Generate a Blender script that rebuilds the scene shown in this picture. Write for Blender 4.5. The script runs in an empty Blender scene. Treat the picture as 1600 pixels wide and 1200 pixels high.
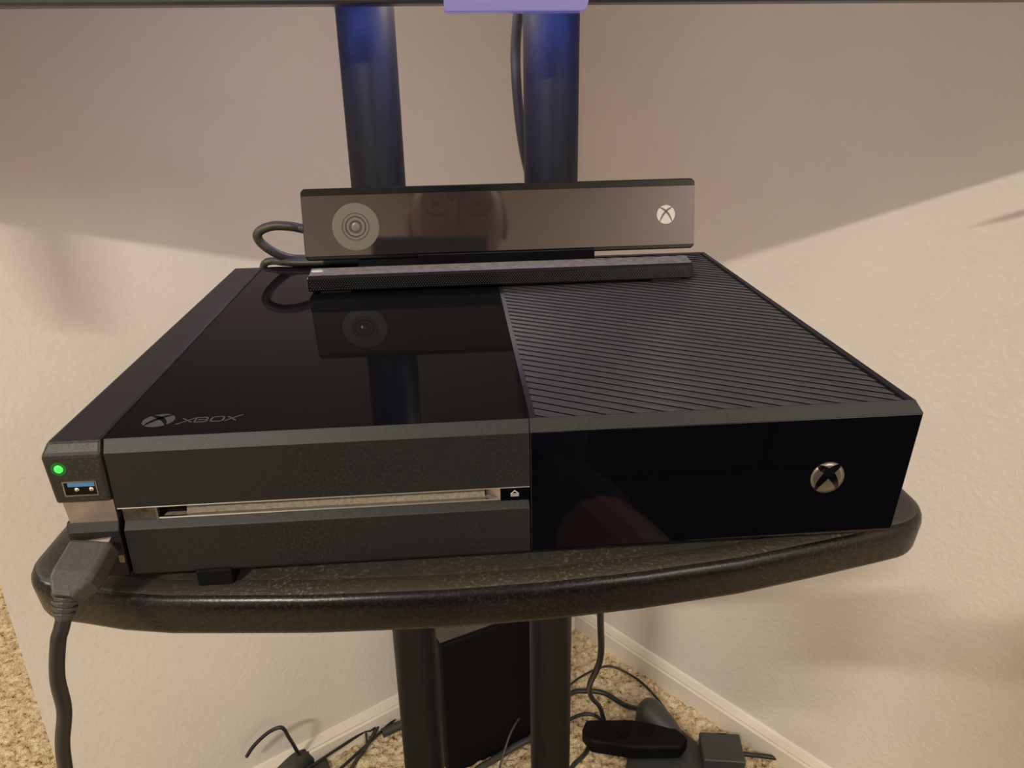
import bpy, bmesh, math, random
import numpy as np
from mathutils import Vector, Matrix
random.seed(4); rng = np.random.default_rng(7)
S = bpy.context.scene
COL = S.collection
MM = 0.001

# ---------------------------------------------------------------- camera
def make_camera():
    cx, cy, cz = 0.153626, -0.264113, 0.179764
    yaw, pitch, roll, fpx = 0.0704, 0.3826, 0.0188, 1215.75
    f = Vector((math.sin(yaw)*math.cos(pitch), math.cos(yaw)*math.cos(pitch), -math.sin(pitch)))
    r = Vector((math.cos(yaw), -math.sin(yaw), 0))
    d = f.cross(r)
    r2 = math.cos(roll)*r + math.sin(roll)*d
    d2 = -math.sin(roll)*r + math.cos(roll)*d
    cam = bpy.data.cameras.new('camera'); o = bpy.data.objects.new('camera', cam); COL.objects.link(o)
    M = Matrix((( r2.x, -d2.x, -f.x, cx), (r2.y, -d2.y, -f.y, cy), (r2.z, -d2.z, -f.z, cz), (0,0,0,1)))
    o.matrix_world = M
    cam.sensor_fit = 'HORIZONTAL'; cam.sensor_width = 36; cam.lens = fpx/1600*36
    cam.clip_start = 0.02; cam.clip_end = 50
    S.camera = o
make_camera()

# ---------------------------------------------------------------- world, lights, exposure
S.view_settings.view_transform = 'Standard'
S.view_settings.look = 'None'
S.view_settings.gamma = 1.0
S.view_settings.use_curve_mapping = False
S.view_settings.exposure = -0.52
w = bpy.data.worlds.new('world'); S.world = w; w.use_nodes = True
w.node_tree.nodes['Background'].inputs[0].default_value = (1.0, 0.86, 0.68, 1)
w.node_tree.nodes['Background'].inputs[1].default_value = 0.05

def area_light(name, loc, target, sx, sy, power, color):
    l = bpy.data.lights.new(name, 'AREA'); l.shape = 'RECTANGLE'; l.size = sx; l.size_y = sy
    l.energy = power; l.color = color
    o = bpy.data.objects.new(name, l); COL.objects.link(o); o.location = loc
    o.rotation_euler = (Vector(target)-Vector(loc)).to_track_quat('-Z', 'Y').to_euler()
    return o
KEY = (-0.80, -1.80, 1.40)
area_light('ceiling_lamp_light', KEY, (-0.75, -1.30, 0.3), 0.30, 0.04, 66, (1.0, 0.93, 0.80))
area_light('far_ceiling_lamp_light', (1.6, -2.4, 1.42), (1.6, -2.4, -1), 1.2, 1.2, 74, (1.0, 0.93, 0.82))  # added fill light, lifts the ambient level in the shadows
area_light('hall_ceiling_lamp_light', (-1.9, 0.2, 1.42), (-1.9, 0.2, -1), 0.5, 0.5, 32, (1.0, 0.93, 0.80))  # added fill light, brightens the carpet beyond the left wall

# ---------------------------------------------------------------- materials
def lin(h):
    c = [int(h[i:i+2], 16)/255 for i in (0, 2, 4)]
    return tuple(x/12.92 if x <= .04045 else ((x+.055)/1.055)**2.4 for x in c)
def mat(name, base, rough=.5, metal=0.0, spec=.5, var=0.0, vscale=60, bump=0.0, bscale=400, rvar=0.0,
        dust=0.0, dustcol=(.20,.18,.15), dscale=900, coat=0.0, emit=None, estr=0.0):
    m = bpy.data.materials.new(name); m.use_nodes = True
    nt = m.node_tree; b = nt.nodes['Principled BSDF']; N = nt.nodes.new; L = nt.links.new
    b.inputs['Base Color'].default_value = (*base, 1)
    b.inputs['Roughness'].default_value = rough
    b.inputs['Metallic'].default_value = metal
    b.inputs['Specular IOR Level'].default_value = spec
    b.inputs['Coat Weight'].default_value = coat
    if emit: 
        b.inputs['Emission Color'].default_value = (*emit, 1); b.inputs['Emission Strength'].default_value = estr
    tc = N('ShaderNodeTexCoord')
    colsock = None
    if var > 0:
        n = N('ShaderNodeTexNoise'); n.inputs['Scale'].default_value = vscale; n.inputs['Detail'].default_value = 5
        L(tc.outputs['Object'], n.inputs['Vector'])
        r = N('ShaderNodeMapRange'); r.inputs['From Min'].default_value = .3; r.inputs['From Max'].default_value = .7
        r.inputs['To Min'].default_value = 1-var; r.inputs['To Max'].default_value = 1+var
        L(n.outputs['Fac'], r.inputs['Value'])
        v = N('ShaderNodeVectorMath'); v.operation = 'SCALE'; v.inputs[0].default_value = base
        L(r.outputs[0], v.inputs['Scale']); colsock = v.outputs[0]
        L(colsock, b.inputs['Base Color'])
    if dust > 0:
        n1 = N('ShaderNodeTexNoise'); n1.inputs['Scale'].default_value = dscale; n1.inputs['Detail'].default_value = 3
        n2 = N('ShaderNodeTexNoise'); n2.inputs['Scale'].default_value = 18; n2.inputs['Detail'].default_value = 4
        L(tc.outputs['Object'], n1.inputs['Vector']); L(tc.outputs['Object'], n2.inputs['Vector'])
        r1 = N('ShaderNodeMapRange'); r1.inputs['From Min'].default_value = .52; r1.inputs['From Max'].default_value = .78
        r2 = N('ShaderNodeMapRange'); r2.inputs['From Min'].default_value = .3; r2.inputs['From Max'].default_value = .75
        L(n1.outputs['Fac'], r1.inputs['Value']); L(n2.outputs['Fac'], r2.inputs['Value'])
        mu = N('ShaderNodeMath'); mu.operation = 'MULTIPLY'; L(r1.outputs[0], mu.inputs[0]); L(r2.outputs[0], mu.inputs[1])
        m2 = N('ShaderNodeMath'); m2.operation = 'MULTIPLY'; m2.inputs[1].default_value = dust; m2.use_clamp = True
        L(mu.outputs[0], m2.inputs[0])
        mx = N('ShaderNodeMix'); mx.data_type = 'RGBA'; mx.inputs[6].default_value = (*base, 1); mx.inputs[7].default_value = (*dustcol, 1)
        if colsock: L(colsock, mx.inputs[6])
        L(m2.outputs[0], mx.inputs[0]); L(mx.outputs[2], b.inputs['Base Color'])
        ra = N('ShaderNodeMath'); ra.operation = 'ADD'; ra.use_clamp = True; ra.inputs[1].default_value = rough
        m3 = N('ShaderNodeMath'); m3.operation = 'MULTIPLY'; m3.inputs[1].default_value = .7; L(m2.outputs[0], m3.inputs[0])
        L(m3.outputs[0], ra.inputs[0]); L(ra.outputs[0], b.inputs['Roughness'])
    if bump > 0:
        n = N('ShaderNodeTexNoise'); n.inputs['Scale'].default_value = bscale; n.inputs['Detail'].default_value = 3
        L(tc.outputs['Object'], n.inputs['Vector'])
        bp = N('ShaderNodeBump'); bp.inputs['Strength'].default_value = 1; bp.inputs['Distance'].default_value = bump
        L(n.outputs['Fac'], bp.inputs['Height']); L(bp.outputs[0], b.inputs['Normal'])
    return m

M = {}
M['wall'] = mat('painted_wall', (.76, .705, .64), .55, spec=.35, var=.02, vscale=9, bump=.0011, bscale=130)
M['ceiling'] = mat('ceiling_paint', (.80, .77, .70), .9, bump=.002, bscale=120)
M['trim'] = mat('baseboard_paint', (.80, .74, .64), .32, var=.02)
M['matte'] = mat('matte_black_plastic', (.0125, .0122, .012), .46, spec=.32, dust=.22, dustcol=(.16,.14,.11), bump=.00004, bscale=3000)
M['matte2'] = mat('side_module_plastic', (.018, .017, .015), .44, spec=.4, dust=.5, dustcol=(.17,.15,.12), bump=.00004, bscale=3000)
M['gloss'] = mat('gloss_black_plastic', (.005, .005, .0055), .035, spec=.085, dust=.05, dustcol=(.2,.18,.16), dscale=1500)
M['gloss'].node_tree.nodes['Principled BSDF'].inputs['IOR'].default_value = 1.30
M['gloss_front'] = mat('gloss_black_front', (.002, .002, .0035), .03, spec=.40)
M['vent'] = mat('vent_plastic', (.058, .058, .062), .38, dust=.3)
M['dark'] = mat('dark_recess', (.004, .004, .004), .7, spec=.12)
M['chrome'] = mat('chrome_trim', (.50, .48, .46), .30, metal=1)
M['smoke'] = mat('smoked_chrome', (.50, .44, .44), .42, metal=1, var=.12, vscale=300)
M['smoke_dark'] = mat('dark_smoked_chrome', (.26, .25, .24), .35, metal=1, var=.5, vscale=160)
M['slot'] = mat('dusty_slot_felt', (.20, .17, .125), .85, var=.25, vscale=700, bump=.0003, bscale=1500)
M['logo'] = mat('logo_print_grey', (.075, .072, .07), .35)
M['logo_white'] = mat('logo_print_white', (.55, .53, .52), .3)
M['button'] = mat('power_button_silver', (.22, .205, .185), .30, metal=.85)
M['icon'] = mat('icon_print', (.45, .42, .42), .4)
M['led'] = mat('green_led', (.05, .6, .08), .3, emit=(.03, 1.0, .06), estr=2.6)
M['ledring'] = mat('green_led_ring', (.01, .05, .01), .4, emit=(.0, .5, .01), estr=.22)
M['blue'] = mat('usb_blue_tongue', (.07, .20, .42), .35)
M['steel'] = mat('usb_steel', (.62, .58, .52), .25, metal=1)
M['gold'] = mat('contact_metal', (.9, .85, .75), .2, metal=1)
M['sensor'] = mat('sensor_window_gloss', (.020, .018, .019), .045)
M['sensor'].node_tree.nodes['Principled BSDF'].inputs['IOR'].default_value = 2.3
M['sensor'].node_tree.nodes['Principled BSDF'].inputs['Specular Tint'].default_value = (1, .90, .98, 1)
M['sensor_body'] = mat('sensor_body_gloss', (.006, .006, .008), .12)
M['lens1'] = mat('lens_outer_ring', (.135, .125, .112), .30)
M['lens2'] = mat('lens_mid_ring', (.06, .055, .05), .25)
M['lens3'] = mat('lens_inner_ring', (.16, .15, .14), .2)
M['grille'] = mat('sensor_grille', (.030, .029, .031), .45)
M['dusty'] = mat('dusty_ledge', (.17, .16, .15), .6, var=.35, vscale=260, dust=.8, dustcol=(.30,.28,.25), dscale=500)
M['tray'] = mat('textured_black_tray', (.050, .045, .036), .36, dust=1.0, dustcol=(.22,.18,.12), dscale=650, bump=.00018, bscale=1400)  # dusty, and lightened to stand for light falling from above
M['rim'] = mat('tray_rim_plastic', (.0060, .0056, .0056), .27, spec=.30, dust=.25, dustcol=(.14,.12,.09), dscale=700, bump=.00005, bscale=900)  # same plastic as the top, darkened for the shaded side faces
M['pole'] = mat('powder_coated_pole', (.012, .0125, .014), .46, spec=.14, var=.15, vscale=80, dust=.15, bump=.00008, bscale=1800)
M['cable'] = mat('black_cable_rubber', (.018, .018, .018), .38)
M['cable_dusty'] = mat('dusty_cable_rubber', (.035, .033, .029), .45, dust=.6)
M['plug'] = mat('usb_plug_rubber', (.055, .052, .050), .42, dust=.3, bump=.0001, bscale=700)
M['tv'] = mat('tv_bezel', (.03, .03, .035), .35)
M['tvtab'] = mat('tv_sensor_tab', (.18, .17, .30), .25, emit=(.17, .16, .62), estr=.45)
M['tvstrip'] = mat('tv_indicator_strip', (.1, .1, .3), .3, emit=(.20, .24, 1.0), estr=20)
M['tvback'] = mat('tv_backlight_strip', (.3, .3, .5), .3, emit=(.16, .24, 1.0), estr=40)
M['tvback2'] = mat('tv_rear_lamp', (.3, .3, .5), .3, emit=(.95, .82, .70), estr=220)  # emission for an added glow, not a lamp of the television
M['screen'] = mat('tv_screen', (.01, .01, .02), .1, emit=(.30, .18, .75), estr=.55)
M['box'] = mat('subwoofer_black', (.003, .003, .004), .6, spec=.15)
M['subtop'] = mat('dusty_top', (.060, .055, .042), .5, var=.2, vscale=40)  # tone of the shadowed wall behind, painted onto the box top
M['base'] = mat('stand_base_coat', (.040, .042, .040), .45, bump=.0001, bscale=1200)
M['skin'] = mat('skin', (.30, .17, .12), .5, var=.08, vscale=30)
M['shirt'] = mat('purple_shirt', (.07, .035, .13), .85, var=.15, vscale=60)
M['shorts'] = mat('dark_shorts', (.02, .022, .03), .9)
M['hair'] = mat('dark_hair', (.03, .02, .015), .7)
M['lamp'] = mat('lamp_diffuser', (.9, .85, .75), .5, emit=(1.0, .82, .6), estr=3.0)
M['eye'] = mat('eye', (.16, .13, .12), .2)
M['glass'] = mat('spectacle_frame', (.02, .02, .02), .2)
M['glass'].node_tree.nodes['Principled BSDF'].inputs['Roughness'].default_value = .15

def carpet_material(name):
    m = bpy.data.materials.new(name); m.use_nodes = True
    nt = m.node_tree; b = nt.nodes['Principled BSDF']; N = nt.nodes.new; L = nt.links.new
    b.inputs['Roughness'].default_value = 1.0; b.inputs['Specular IOR Level'].default_value = .1
    tc = N('ShaderNodeTexCoord')
    n = N('ShaderNodeTexNoise'); n.inputs['Scale'].default_value = 105; n.inputs['Detail'].default_value = 4; n.inputs['Roughness'].default_value = .65
    L(tc.outputs['Object'], n.inputs['Vector'])
    cr = N('ShaderNodeValToRGB'); e = cr.color_ramp.elements
    e[0].position = .30; e[0].color = (.09, .052, .022, 1); e[1].position = .72; e[1].color = (.92, .80, .60, 1)
    a = e.new(.43); a.color = (.62, .45, .25, 1)
    a = e.new(.54); a.color = (.80, .66, .44, 1)
    L(n.outputs['Fac'], cr.inputs[0]); L(cr.outputs[0], b.inputs['Base Color'])
    n2 = N('ShaderNodeTexNoise'); n2.inputs['Scale'].default_value = 420
    L(tc.outputs['Object'], n2.inputs['Vector'])
    bp = N('ShaderNodeBump'); bp.inputs['Distance'].default_value = .004; L(n2.outputs['Fac'], bp.inputs['Height']); L(bp.outputs[0], b.inputs['Normal'])
    return m
M['carpet'] = carpet_material('speckled_carpet')

# ---------------------------------------------------------------- helpers
def tag(o, label=None, cat=None, group=None, kind=None):
    if label: o['label'] = label
    if cat: o['category'] = cat
    if group: o['group'] = group
    if kind: o['kind'] = kind
    return o
def empty(name, loc=(0,0,0), label=None, cat=None, group=None):
    o = bpy.data.objects.new(name, None); COL.objects.link(o); o.location = loc
    o.empty_display_size = .02
    return tag(o, label, cat, group)
def obj(name, bm, m, parent=None, smooth=False, bevel=0, label=None, kind=None, segs=2, autosmooth=None):
    me = bpy.data.meshes.new(name)
    bmesh.ops.recalc_face_normals(bm, faces=bm.faces)
    bm.to_mesh(me); bm.free()
    ms = m if isinstance(m, (list, tuple)) else [m]
    for x in ms: me.materials.append(x)
    if smooth:
        for p in me.polygons: p.use_smooth = True
    o = bpy.data.objects.new(name, me); COL.objects.link(o)
    if parent is not None:
        o.parent = parent
        o.matrix_parent_inverse = Matrix.Translation(parent_world(parent)).inverted()
    if bevel:
        b = o.modifiers.new('bevel', 'BEVEL'); b.width = bevel; b.segments = segs; b.limit_method = 'ANGLE'; b.angle_limit = math.radians(30)
        b.harden_normals = False
    return tag(o, label=label, kind=kind)
def parent_world(p):
    # meshes are built in world metres, so only an Empty's own location has to be cancelled
    return p.location if p.type == 'EMPTY' else Vector((0,0,0))
def box(bm, x0, x1, y0, y1, z0, z1):
    vs = [bm.verts.new((x, y, z)) for z in (z0, z1) for y in (y0, y1) for x in (x0, x1)]
    for f in ((0,2,3,1),(4,5,7,6),(0,1,5,4),(2,6,7,3),(0,4,6,2),(1,3,7,5)): bm.faces.new([vs[i] for i in f])
    return vs
def B(x0, x1, y0, y1, z0, z1, k=MM):
    bm = bmesh.new(); box(bm, x0*k, x1*k, y0*k, y1*k, z0*k, z1*k); return bm
def prism(bm, pts, axis, a0, a1):
    """extrude polygon pts (2D) along axis from a0 to a1; a0/a1 may be functions of the 2D point"""
    def P(p, a):
        a = a(p) if callable(a) else a
        return {'x': (a, p[0], p[1]), 'y': (p[0], a, p[1]), 'z': (p[0], p[1], a)}[axis]
    A = [bm.verts.new(P(p, a0)) for p in pts]; C = [bm.verts.new(P(p, a1)) for p in pts]
    n = len(pts)
    bm.faces.new(A); bm.faces.new(C[::-1])
    for i in range(n): bm.faces.new((A[i], C[i], C[(i+1) % n], A[(i+1) % n]))
def PR(pts, axis, a0, a1, k=MM):
    bm = bmesh.new()
    g = lambda a: (lambda p: a((p[0]/k, p[1]/k))*k) if callable(a) else a*k
    prism(bm, [(p[0]*k, p[1]*k) for p in pts], axis, g(a0), g(a1)); return bm
def cyl(bm, p0, p1, r0, r1=None, n=24, caps=True):
    p0 = Vector(p0); p1 = Vector(p1); r1 = r0 if r1 is None else r1
    d = (p1-p0).normalized(); u = d.orthogonal().normalized(); v = d.cross(u)
    A = [bm.verts.new(p0+(u*math.cos(2*math.pi*i/n)+v*math.sin(2*math.pi*i/n))*r0) for i in range(n)]
    C = [bm.verts.new(p1+(u*math.cos(2*math.pi*i/n)+v*math.sin(2*math.pi*i/n))*r1) for i in range(n)]
    for i in range(n): bm.faces.new((A[i], A[(i+1) % n], C[(i+1) % n], C[i]))
    if caps: bm.faces.new(A[::-1]); bm.faces.new(C)
def lathe(bm, prof, c, axis_dir, n=48):
    """prof: list of (radius, height along axis)"""
    c = Vector(c); d = Vector(axis_dir).normalized(); u = d.orthogonal().normalized(); v = d.cross(u)
    rings = []
    for r, h in prof:
        if r < 1e-7: rings.append([bm.verts.new(c+d*h)])
        else: rings.append([bm.verts.new(c+d*h+(u*math.cos(2*math.pi*i/n)+v*math.sin(2*math.pi*i/n))*r) for i in range(n)])
    for a, b in zip(rings[:-1], rings[1:]):
        for i in range(n):
            j = (i+1) % n
            if len(a) == 1 and len(b) == 1: continue
            if len(a) == 1: bm.faces.new((a[0], b[i], b[j]))
            elif len(b) == 1: bm.faces.new((a[i], b[0], a[j]))
            else: bm.faces.new((a[i], b[i], b[j], a[j]))
def catmull(pts, k=8):
    P = [Vector(p) for p in pts]; P = [2*P[0]-P[1]] + P + [2*P[-1]-P[-2]]; out = []
    for i in range(1, len(P)-2):
        for s in range(k):
            t = s/k; a, b, c, d = P[i-1:i+3]
            out.append(.5*((2*b)+(-a+c)*t+(2*a-5*b+4*c-d)*t*t+(-a+3*b-3*c+d)*t**3))
    out.append(P[-2]); return out
def tube(bm, pts, r, n=12, k=8, radii=None):
    pts = catmull(pts, k); m = len(pts)
    t0 = (pts[1]-pts[0]).normalized(); u = t0.orthogonal().normalized(); rings = []
    for i, p in enumerate(pts):
        t = (pts[min(i+1, m-1)]-pts[max(i-1, 0)]).normalized()
        u = (u - t*u.dot(t)).normalized(); v = t.cross(u)
        rr = r if radii is None else radii(i/(m-1))
        rings.append([bm.verts.new(p+(u*math.cos(2*math.pi*j/n)+v*math.sin(2*math.pi*j/n))*rr) for j in range(n)])
    for a, b in zip(rings[:-1], rings[1:]):
        for j in range(n): bm.faces.new((a[j], a[(j+1) % n], b[(j+1) % n], b[j]))
    bm.faces.new(rings[0][::-1]); bm.faces.new(rings[-1])
def cable(name, pts, r, m, label=None, cat=None, parent=None, group=None, n=12):
    bm = bmesh.new(); tube(bm, pts, r, n=n)
    o = obj(name, bm, m, parent, smooth=True)
    return tag(o, label, cat, group)

# ---------------------------------------------------------------- room
FL, CE = -0.95, 1.49
C0 = Vector((0.377, 1.100, 0))                       # room corner behind the stand
dR = Vector((0.605, -0.796, 0)).normalized()         # along the right wall
dL = Vector((-0.847, -0.531, 0)).normalized()        # along the left wall
def wall(name, a, b, back, z0=FL, z1=CE, th=.11):
    n = Vector(back).normalized()*th
    bm = bmesh.new(); q = [a, b, b+n, a+n]
    prism(bm, [(v.x, v.y) for v in q], 'z', z0, z1)
    return tag(obj(name, bm, M['wall']), kind='structure')
nR = Vector((-dR.y, dR.x, 0)); nR = nR if nR.dot(Vector((1, 1, 0))) > 0 else -nR
nL = Vector((-dL.y, dL.x, 0)); nL = nL if nL.dot(Vector((-1, 1, 0))) > 0 else -nL
LW = 0.9553                                           # visible length of the left wall before its open end
O1 = C0 + dL*LW
wall('wall_left', C0 + dL*-.0, O1, nL, th=.13)
wall('wall_right', C0 - dR*.0, C0 + dR*4.4, nR)
wall('wall_hall', O1 + nL*.13 - dL*.4, O1 + nL*.13 - dL*.42 + nL*2.2, dR, th=.1)
A1 = O1 + nL*2.3 - dL*.6; A2 = A1 + dL*3.6
wall('wall_far', A1, A2, nL)
R2 = C0 + dR*4.4
L2 = A2 + dR*7.2
wall('wall_side', A2, L2, dL)
wall('wall_back', R2 , R2 + dL*5.2, dR)
bm = bmesh.new(); box(bm, -6, 5, -6.5, 5, FL-.1, FL); tag(obj('floor', bm, M['carpet']), kind='structure')
bm = bmesh.new(); box(bm, -6, 5, -6.5, 5, CE, CE+.1); tag(obj('ceiling', bm, M['ceiling']), kind='structure')

def baseboard(name, a, b, inn, H=.062, T=.013):
    inn = Vector(inn).normalized()
    prof = [(0, 0), (T, 0), (T, H*.70), (T*.80, H*.76), (T*.80, H*.80), (T*.35, H*.97), (0, H)]
    bm = bmesh.new(); d = (b-a)
    A = [bm.verts.new(a+inn*p[0]+Vector((0, 0, FL+.004+p[1]))) for p in prof]
    Bv = [bm.verts.new(b+inn*p[0]+Vector((0, 0, FL+.004+p[1]))) for p in prof]
    n = len(prof); bm.faces.new(A); bm.faces.new(Bv[::-1])
    for i in range(n): bm.faces.new((A[i], Bv[i], Bv[(i+1) % n], A[(i+1) % n]))
    tag(obj(name, bm, M['trim']), kind='structure')
baseboard('baseboard_left', C0 - nL*.0, O1, -nL)
baseboard('baseboard_right', C0, C0 + dR*4.3, -nR)

# carpet pile relief where the camera can see the floor
def vnoise(X, Y, cell, seed):
    r = np.random.default_rng(seed); G = r.random((512, 512))
    u = X/cell; v = Y/cell; i = np.floor(u).astype(int); j = np.floor(v).astype(int); fu = u-i; fv = v-j
    fu = fu*fu*(3-2*fu); fv = fv*fv*(3-2*fv)
    g = lambda a, b: G[a % 512, b % 512]
    return (g(i, j)*(1-fu)+g(i+1, j)*fu)*(1-fv)+(g(i, j+1)*(1-fu)+g(i+1, j+1)*fu)*fv
def pile(name, x0, x1, y0, y1, step, seed):
    nx = int((x1-x0)/step); ny = int((y1-y0)/step)
    X, Y = np.meshgrid(np.linspace(x0, x1, nx), np.linspace(y0, y1, ny), indexing='ij')
    Z = .5*vnoise(X, Y, .0095, seed)+.3*vnoise(X+.3, Y, .0055, seed+1)+.35*vnoise(X, Y, .03, seed+2)
    Z = FL + .002 + .015*Z
    idx = np.arange(nx*ny).reshape(nx, ny)
    q = np.stack([idx[:-1, :-1], idx[1:, :-1], idx[1:, 1:], idx[:-1, 1:]], -1).reshape(-1, 4)
    # keep the tufts on the room side of both walls
    P = np.stack([X, Y], -1).reshape(-1, 2)
    inR = (P-np.array([C0.x, C0.y]))@np.array([nR.x, nR.y]) < .0
    s = (P-np.array([C0.x, C0.y]))@np.array([nL.x, nL.y]); t = (P-np.array([C0.x, C0.y]))@np.array([dL.x, dL.y])
    inL = (s < .0) | (t > LW+.0)
    ok = inR & inL; q = q[ok[q].all(1)]
    me = bpy.data.meshes.new(name)
    me.vertices.add(nx*ny); me.vertices.foreach_set('co', np.stack([X, Y, Z], -1).ravel())
    me.loops.add(q.size); me.loops.foreach_set('vertex_index', q.ravel())
    me.polygons.add(len(q)); me.polygons.foreach_set('loop_start', np.arange(len(q))*4)
    me.polygons.foreach_set('use_smooth', np.ones(len(q), bool))
    me.update(); me.validate(); me.materials.append(M['carpet'])
    o = bpy.data.objects.new(name, me); COL.objects.link(o); return o
tag(pile('carpet_pile', -.30, .85, .55, 1.12, .0030, 11), 'beige and brown flecked carpet tufts in the corner behind the stand', 'carpet', kind='stuff')
tag(pile('carpet_pile', -1.35, -.36, .45, 1.65, .0034, 31), 'pale beige carpet tufts beyond the end of the left wall', 'carpet', kind='stuff')

# ---------------------------------------------------------------- TV stand (poles, shelf, base)
stand = empty('tv_stand', (.167, .385, FL), 'black two-pole television stand carrying the shelf under the console', 'stand')
def polygon_offset(pts, d):
    n = len(pts); out = []
    for i in range(n):
        a = Vector(pts[i-1]); b = Vector(pts[i]); c = Vector(pts[(i+1) % n])
        t1 = (b-a).normalized(); t2 = (c-b).normalized(); n1 = Vector((-t1.y, t1.x)); n2 = Vector((-t2.y, t2.x))
        nn = (n1+n2); nn = nn/max(.2, nn.dot(n1)) if nn.length > 1e-6 else n1
        out.append((b.x+nn.x*d, b.y+nn.y*d))
    return out
fx = [-2, 15, 35, 55, 93, 144, 185, 223, 265, 300, 330, 338]
fy = [2.0, -3.5, -7.5, -9.5, -13, -15, -14, -11, -5.5, 2.0, 9, 11]
out = [(x, y) for x, y in zip(fx, fy)]
def arc(cx, cy, r, a0, a1, k=8): return [(cx+r*math.cos(math.radians(a0+(a1-a0)*i/k)), cy+r*math.sin(math.radians(a0+(a1-a0)*i/k))) for i in range(k+1)]
outline = out + arc(337, 36.0, 24.5, -72, 0) + [(362, 150), (362, 405)] + arc(337, 405, 25, 10, 90) + arc(-3, 405, 25, 90, 180) + [(-28, 150)] + arc(-4.5, 27.5, 24, 180, 262)
outline = [(p[0]*MM, p[1]*MM) for p in outline]
def shell(bm, outline, prof, closed_top=True, closed_bottom=True):
    rings = []
    for d, z in prof:
        o_ = polygon_offset(outline, d*MM); rings.append([bm.verts.new((p[0], p[1], z*MM)) for p in o_])
    n = len(outline)
    for a, b in zip(rings[:-1], rings[1:]):
        for i in range(n): bm.faces.new((a[i], a[(i+1) % n], b[(i+1) % n], b[i]))
    if closed_top: bm.faces.new(rings[-1])
    if closed_bottom: bm.faces.new(rings[0][::-1])
bm = bmesh.new()
shell(bm, outline, [(5.0, -25), (3.2, -24.9), (2.0, -24.2), (1.3, -22.5), (.4, -15), (0, -11.5), (.3, -9.4), (1.2, -7.6), (2.6, -6.5), (4.4, -6.1), (6, -6.0), (11.3, -5.9), (11.7, -6.1), (12.0, -7.4)], closed_top=False)
shelf = obj('shelf', bm, [M['rim'], M['tray']], stand, smooth=True)
for f in shelf.data.polygons:
    if f.normal.z > .80 and f.center.z > -.0085: f.material_index = 1  # upward faces take the lighter, lit copy of the plastic
bm = bmesh.new(); shell(bm, outline, [(11.2, -9.5), (11.2, -7.2), (14.0, -6.9)])
obj('shelf_mat', bm, M['tray'], shelf, label='grainy dusty black top surface of the shelf')
PX = (.0945, .2345)
for k, x in enumerate(PX):
    bm = bmesh.new(); cyl(bm, (x, .385, FL+.02), (x, .385, .95), .0218, n=40)
    p = obj('pole', bm, M['pole'], stand, smooth=True)
    for f in p.data.polygons: f.use_smooth = len(f.vertices) < 10
bm = bmesh.new(); box(bm, .05, .28, .345, .43, .50, .78); obj('mounting_plate', bm, M['pole'], stand, bevel=.004)
bm = bmesh.new()
bp = [(-.165, .822), (-.128, .822), (-.06, .66), (.02, .60), (.32, .60), (.40, .70), (.425, .76), (.448, .822), (.494, .832), (.58, .69), (.655, .53), (.62, .34), (.50, .30), (-.16, .30), (-.28, .34), (-.32, .53), (-.245, .69)]
prism(bm, bp, 'z', FL+.004, FL+.020); obj('base_plate', bm, M['base'], stand, bevel=.003)
for sx, (x, y) in ((1, (.472, .806)), (-1, (-.150, .783))):
    bm = bmesh.new(); lathe(bm, [(.026, 0), (.026, .014), (.0235, .028), (.017, .039), (.008, .045), (0, .047)], (0, 0, 0), (0, 0, 1), 28)
    dv = Vector((sx*.514, -.857, 0))
    for v in bm.verts:
        q = v.co.dot(dv); v.co = v.co + dv*q*(2.2 if q > 0 else .1) - Vector((0, 0, max(0, q)*.35))
        v.co = v.co + Vector((x, y, FL+.020))
    obj('corner_foot', bm, M['base'], stand, smooth=True)

# ---------------------------------------------------------------- television
tv = empty('television', (.165, .33, .2212), 'large television mounted above the shelf, only its lower edge in view', 'television')
bm = bmesh.new(); box(bm, -.475, .805, .300, .325, .2212, .95); obj('bezel', bm, M['tv'], tv, bevel=.002)
bm = bmesh.new(); box(bm, -.30, .63, .325, .365, .245, .80); obj('back_cover', bm, M['tv'], tv, bevel=.01)
bm = bmesh.new(); box(bm, -.465, .795, .2992, .3002, .2400, .94); obj('screen', bm, M['screen'], tv)
bm = bmesh.new(); prism(bm, [(.1535, .2230), (.1535, .2170), (.1548, .2155), (.2440, .2155), (.2463, .2170), (.2475, .2230)], 'y', .2905, .3120)
obj('sensor_tab', bm, M['tvtab'], tv, bevel=.0008, label='lavender-lit translucent tab under the bezel')
bm = bmesh.new(); box(bm, .158, .243, .3125, .3225, .2182, .2215); obj('indicator_strip', bm, M['tvstrip'], tv)
bm = bmesh.new(); box(bm, -.05, .38, .3255, .3330, .2262, .2350); obj('backlight_strip', bm, M['tvback'], tv)
bm = bmesh.new(); box(bm, .125, .205, .3660, .3690, .2440, .2560); obj('rear_lamp', bm, M['tvback2'], tv)  # hidden glowing box added to brighten the wall between the poles
for sx, name in ((1, 'a'), (-1, 'b')):
    bm = bmesh.new(); cx = .165
    # splayed blade leg: a flat bar that leans outwards towards its tip
    pts = [(cx+sx*.520, .226), (cx+sx*.570, .226), (cx+sx*.556, .135), (cx+sx*.545, .112), (cx+sx*.532, .118), (cx+sx*.526, .135)]
    if sx > 0: pts = [(cx+.520, .226), (cx+.57, .226), (cx+.556, .145), (cx+.530, .165), (cx+.520, .180)]
    prism(bm, pts, 'y', .303, .322); lg = obj('leg', bm, M['tv'], tv, bevel=.002)
    if sx > 0:
        bm = bmesh.new(); prism(bm, [(cx+.535, .168), (cx+.4180, .1715), (cx+.4110, .1735), (cx+.4180, .1755), (cx+.535, .178)], 'y', .309, .3115); obj('brace', bm, M['tv'], lg)

tv.rotation_euler = (0, .006, 0)      # hangs a touch lower on its right

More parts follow.
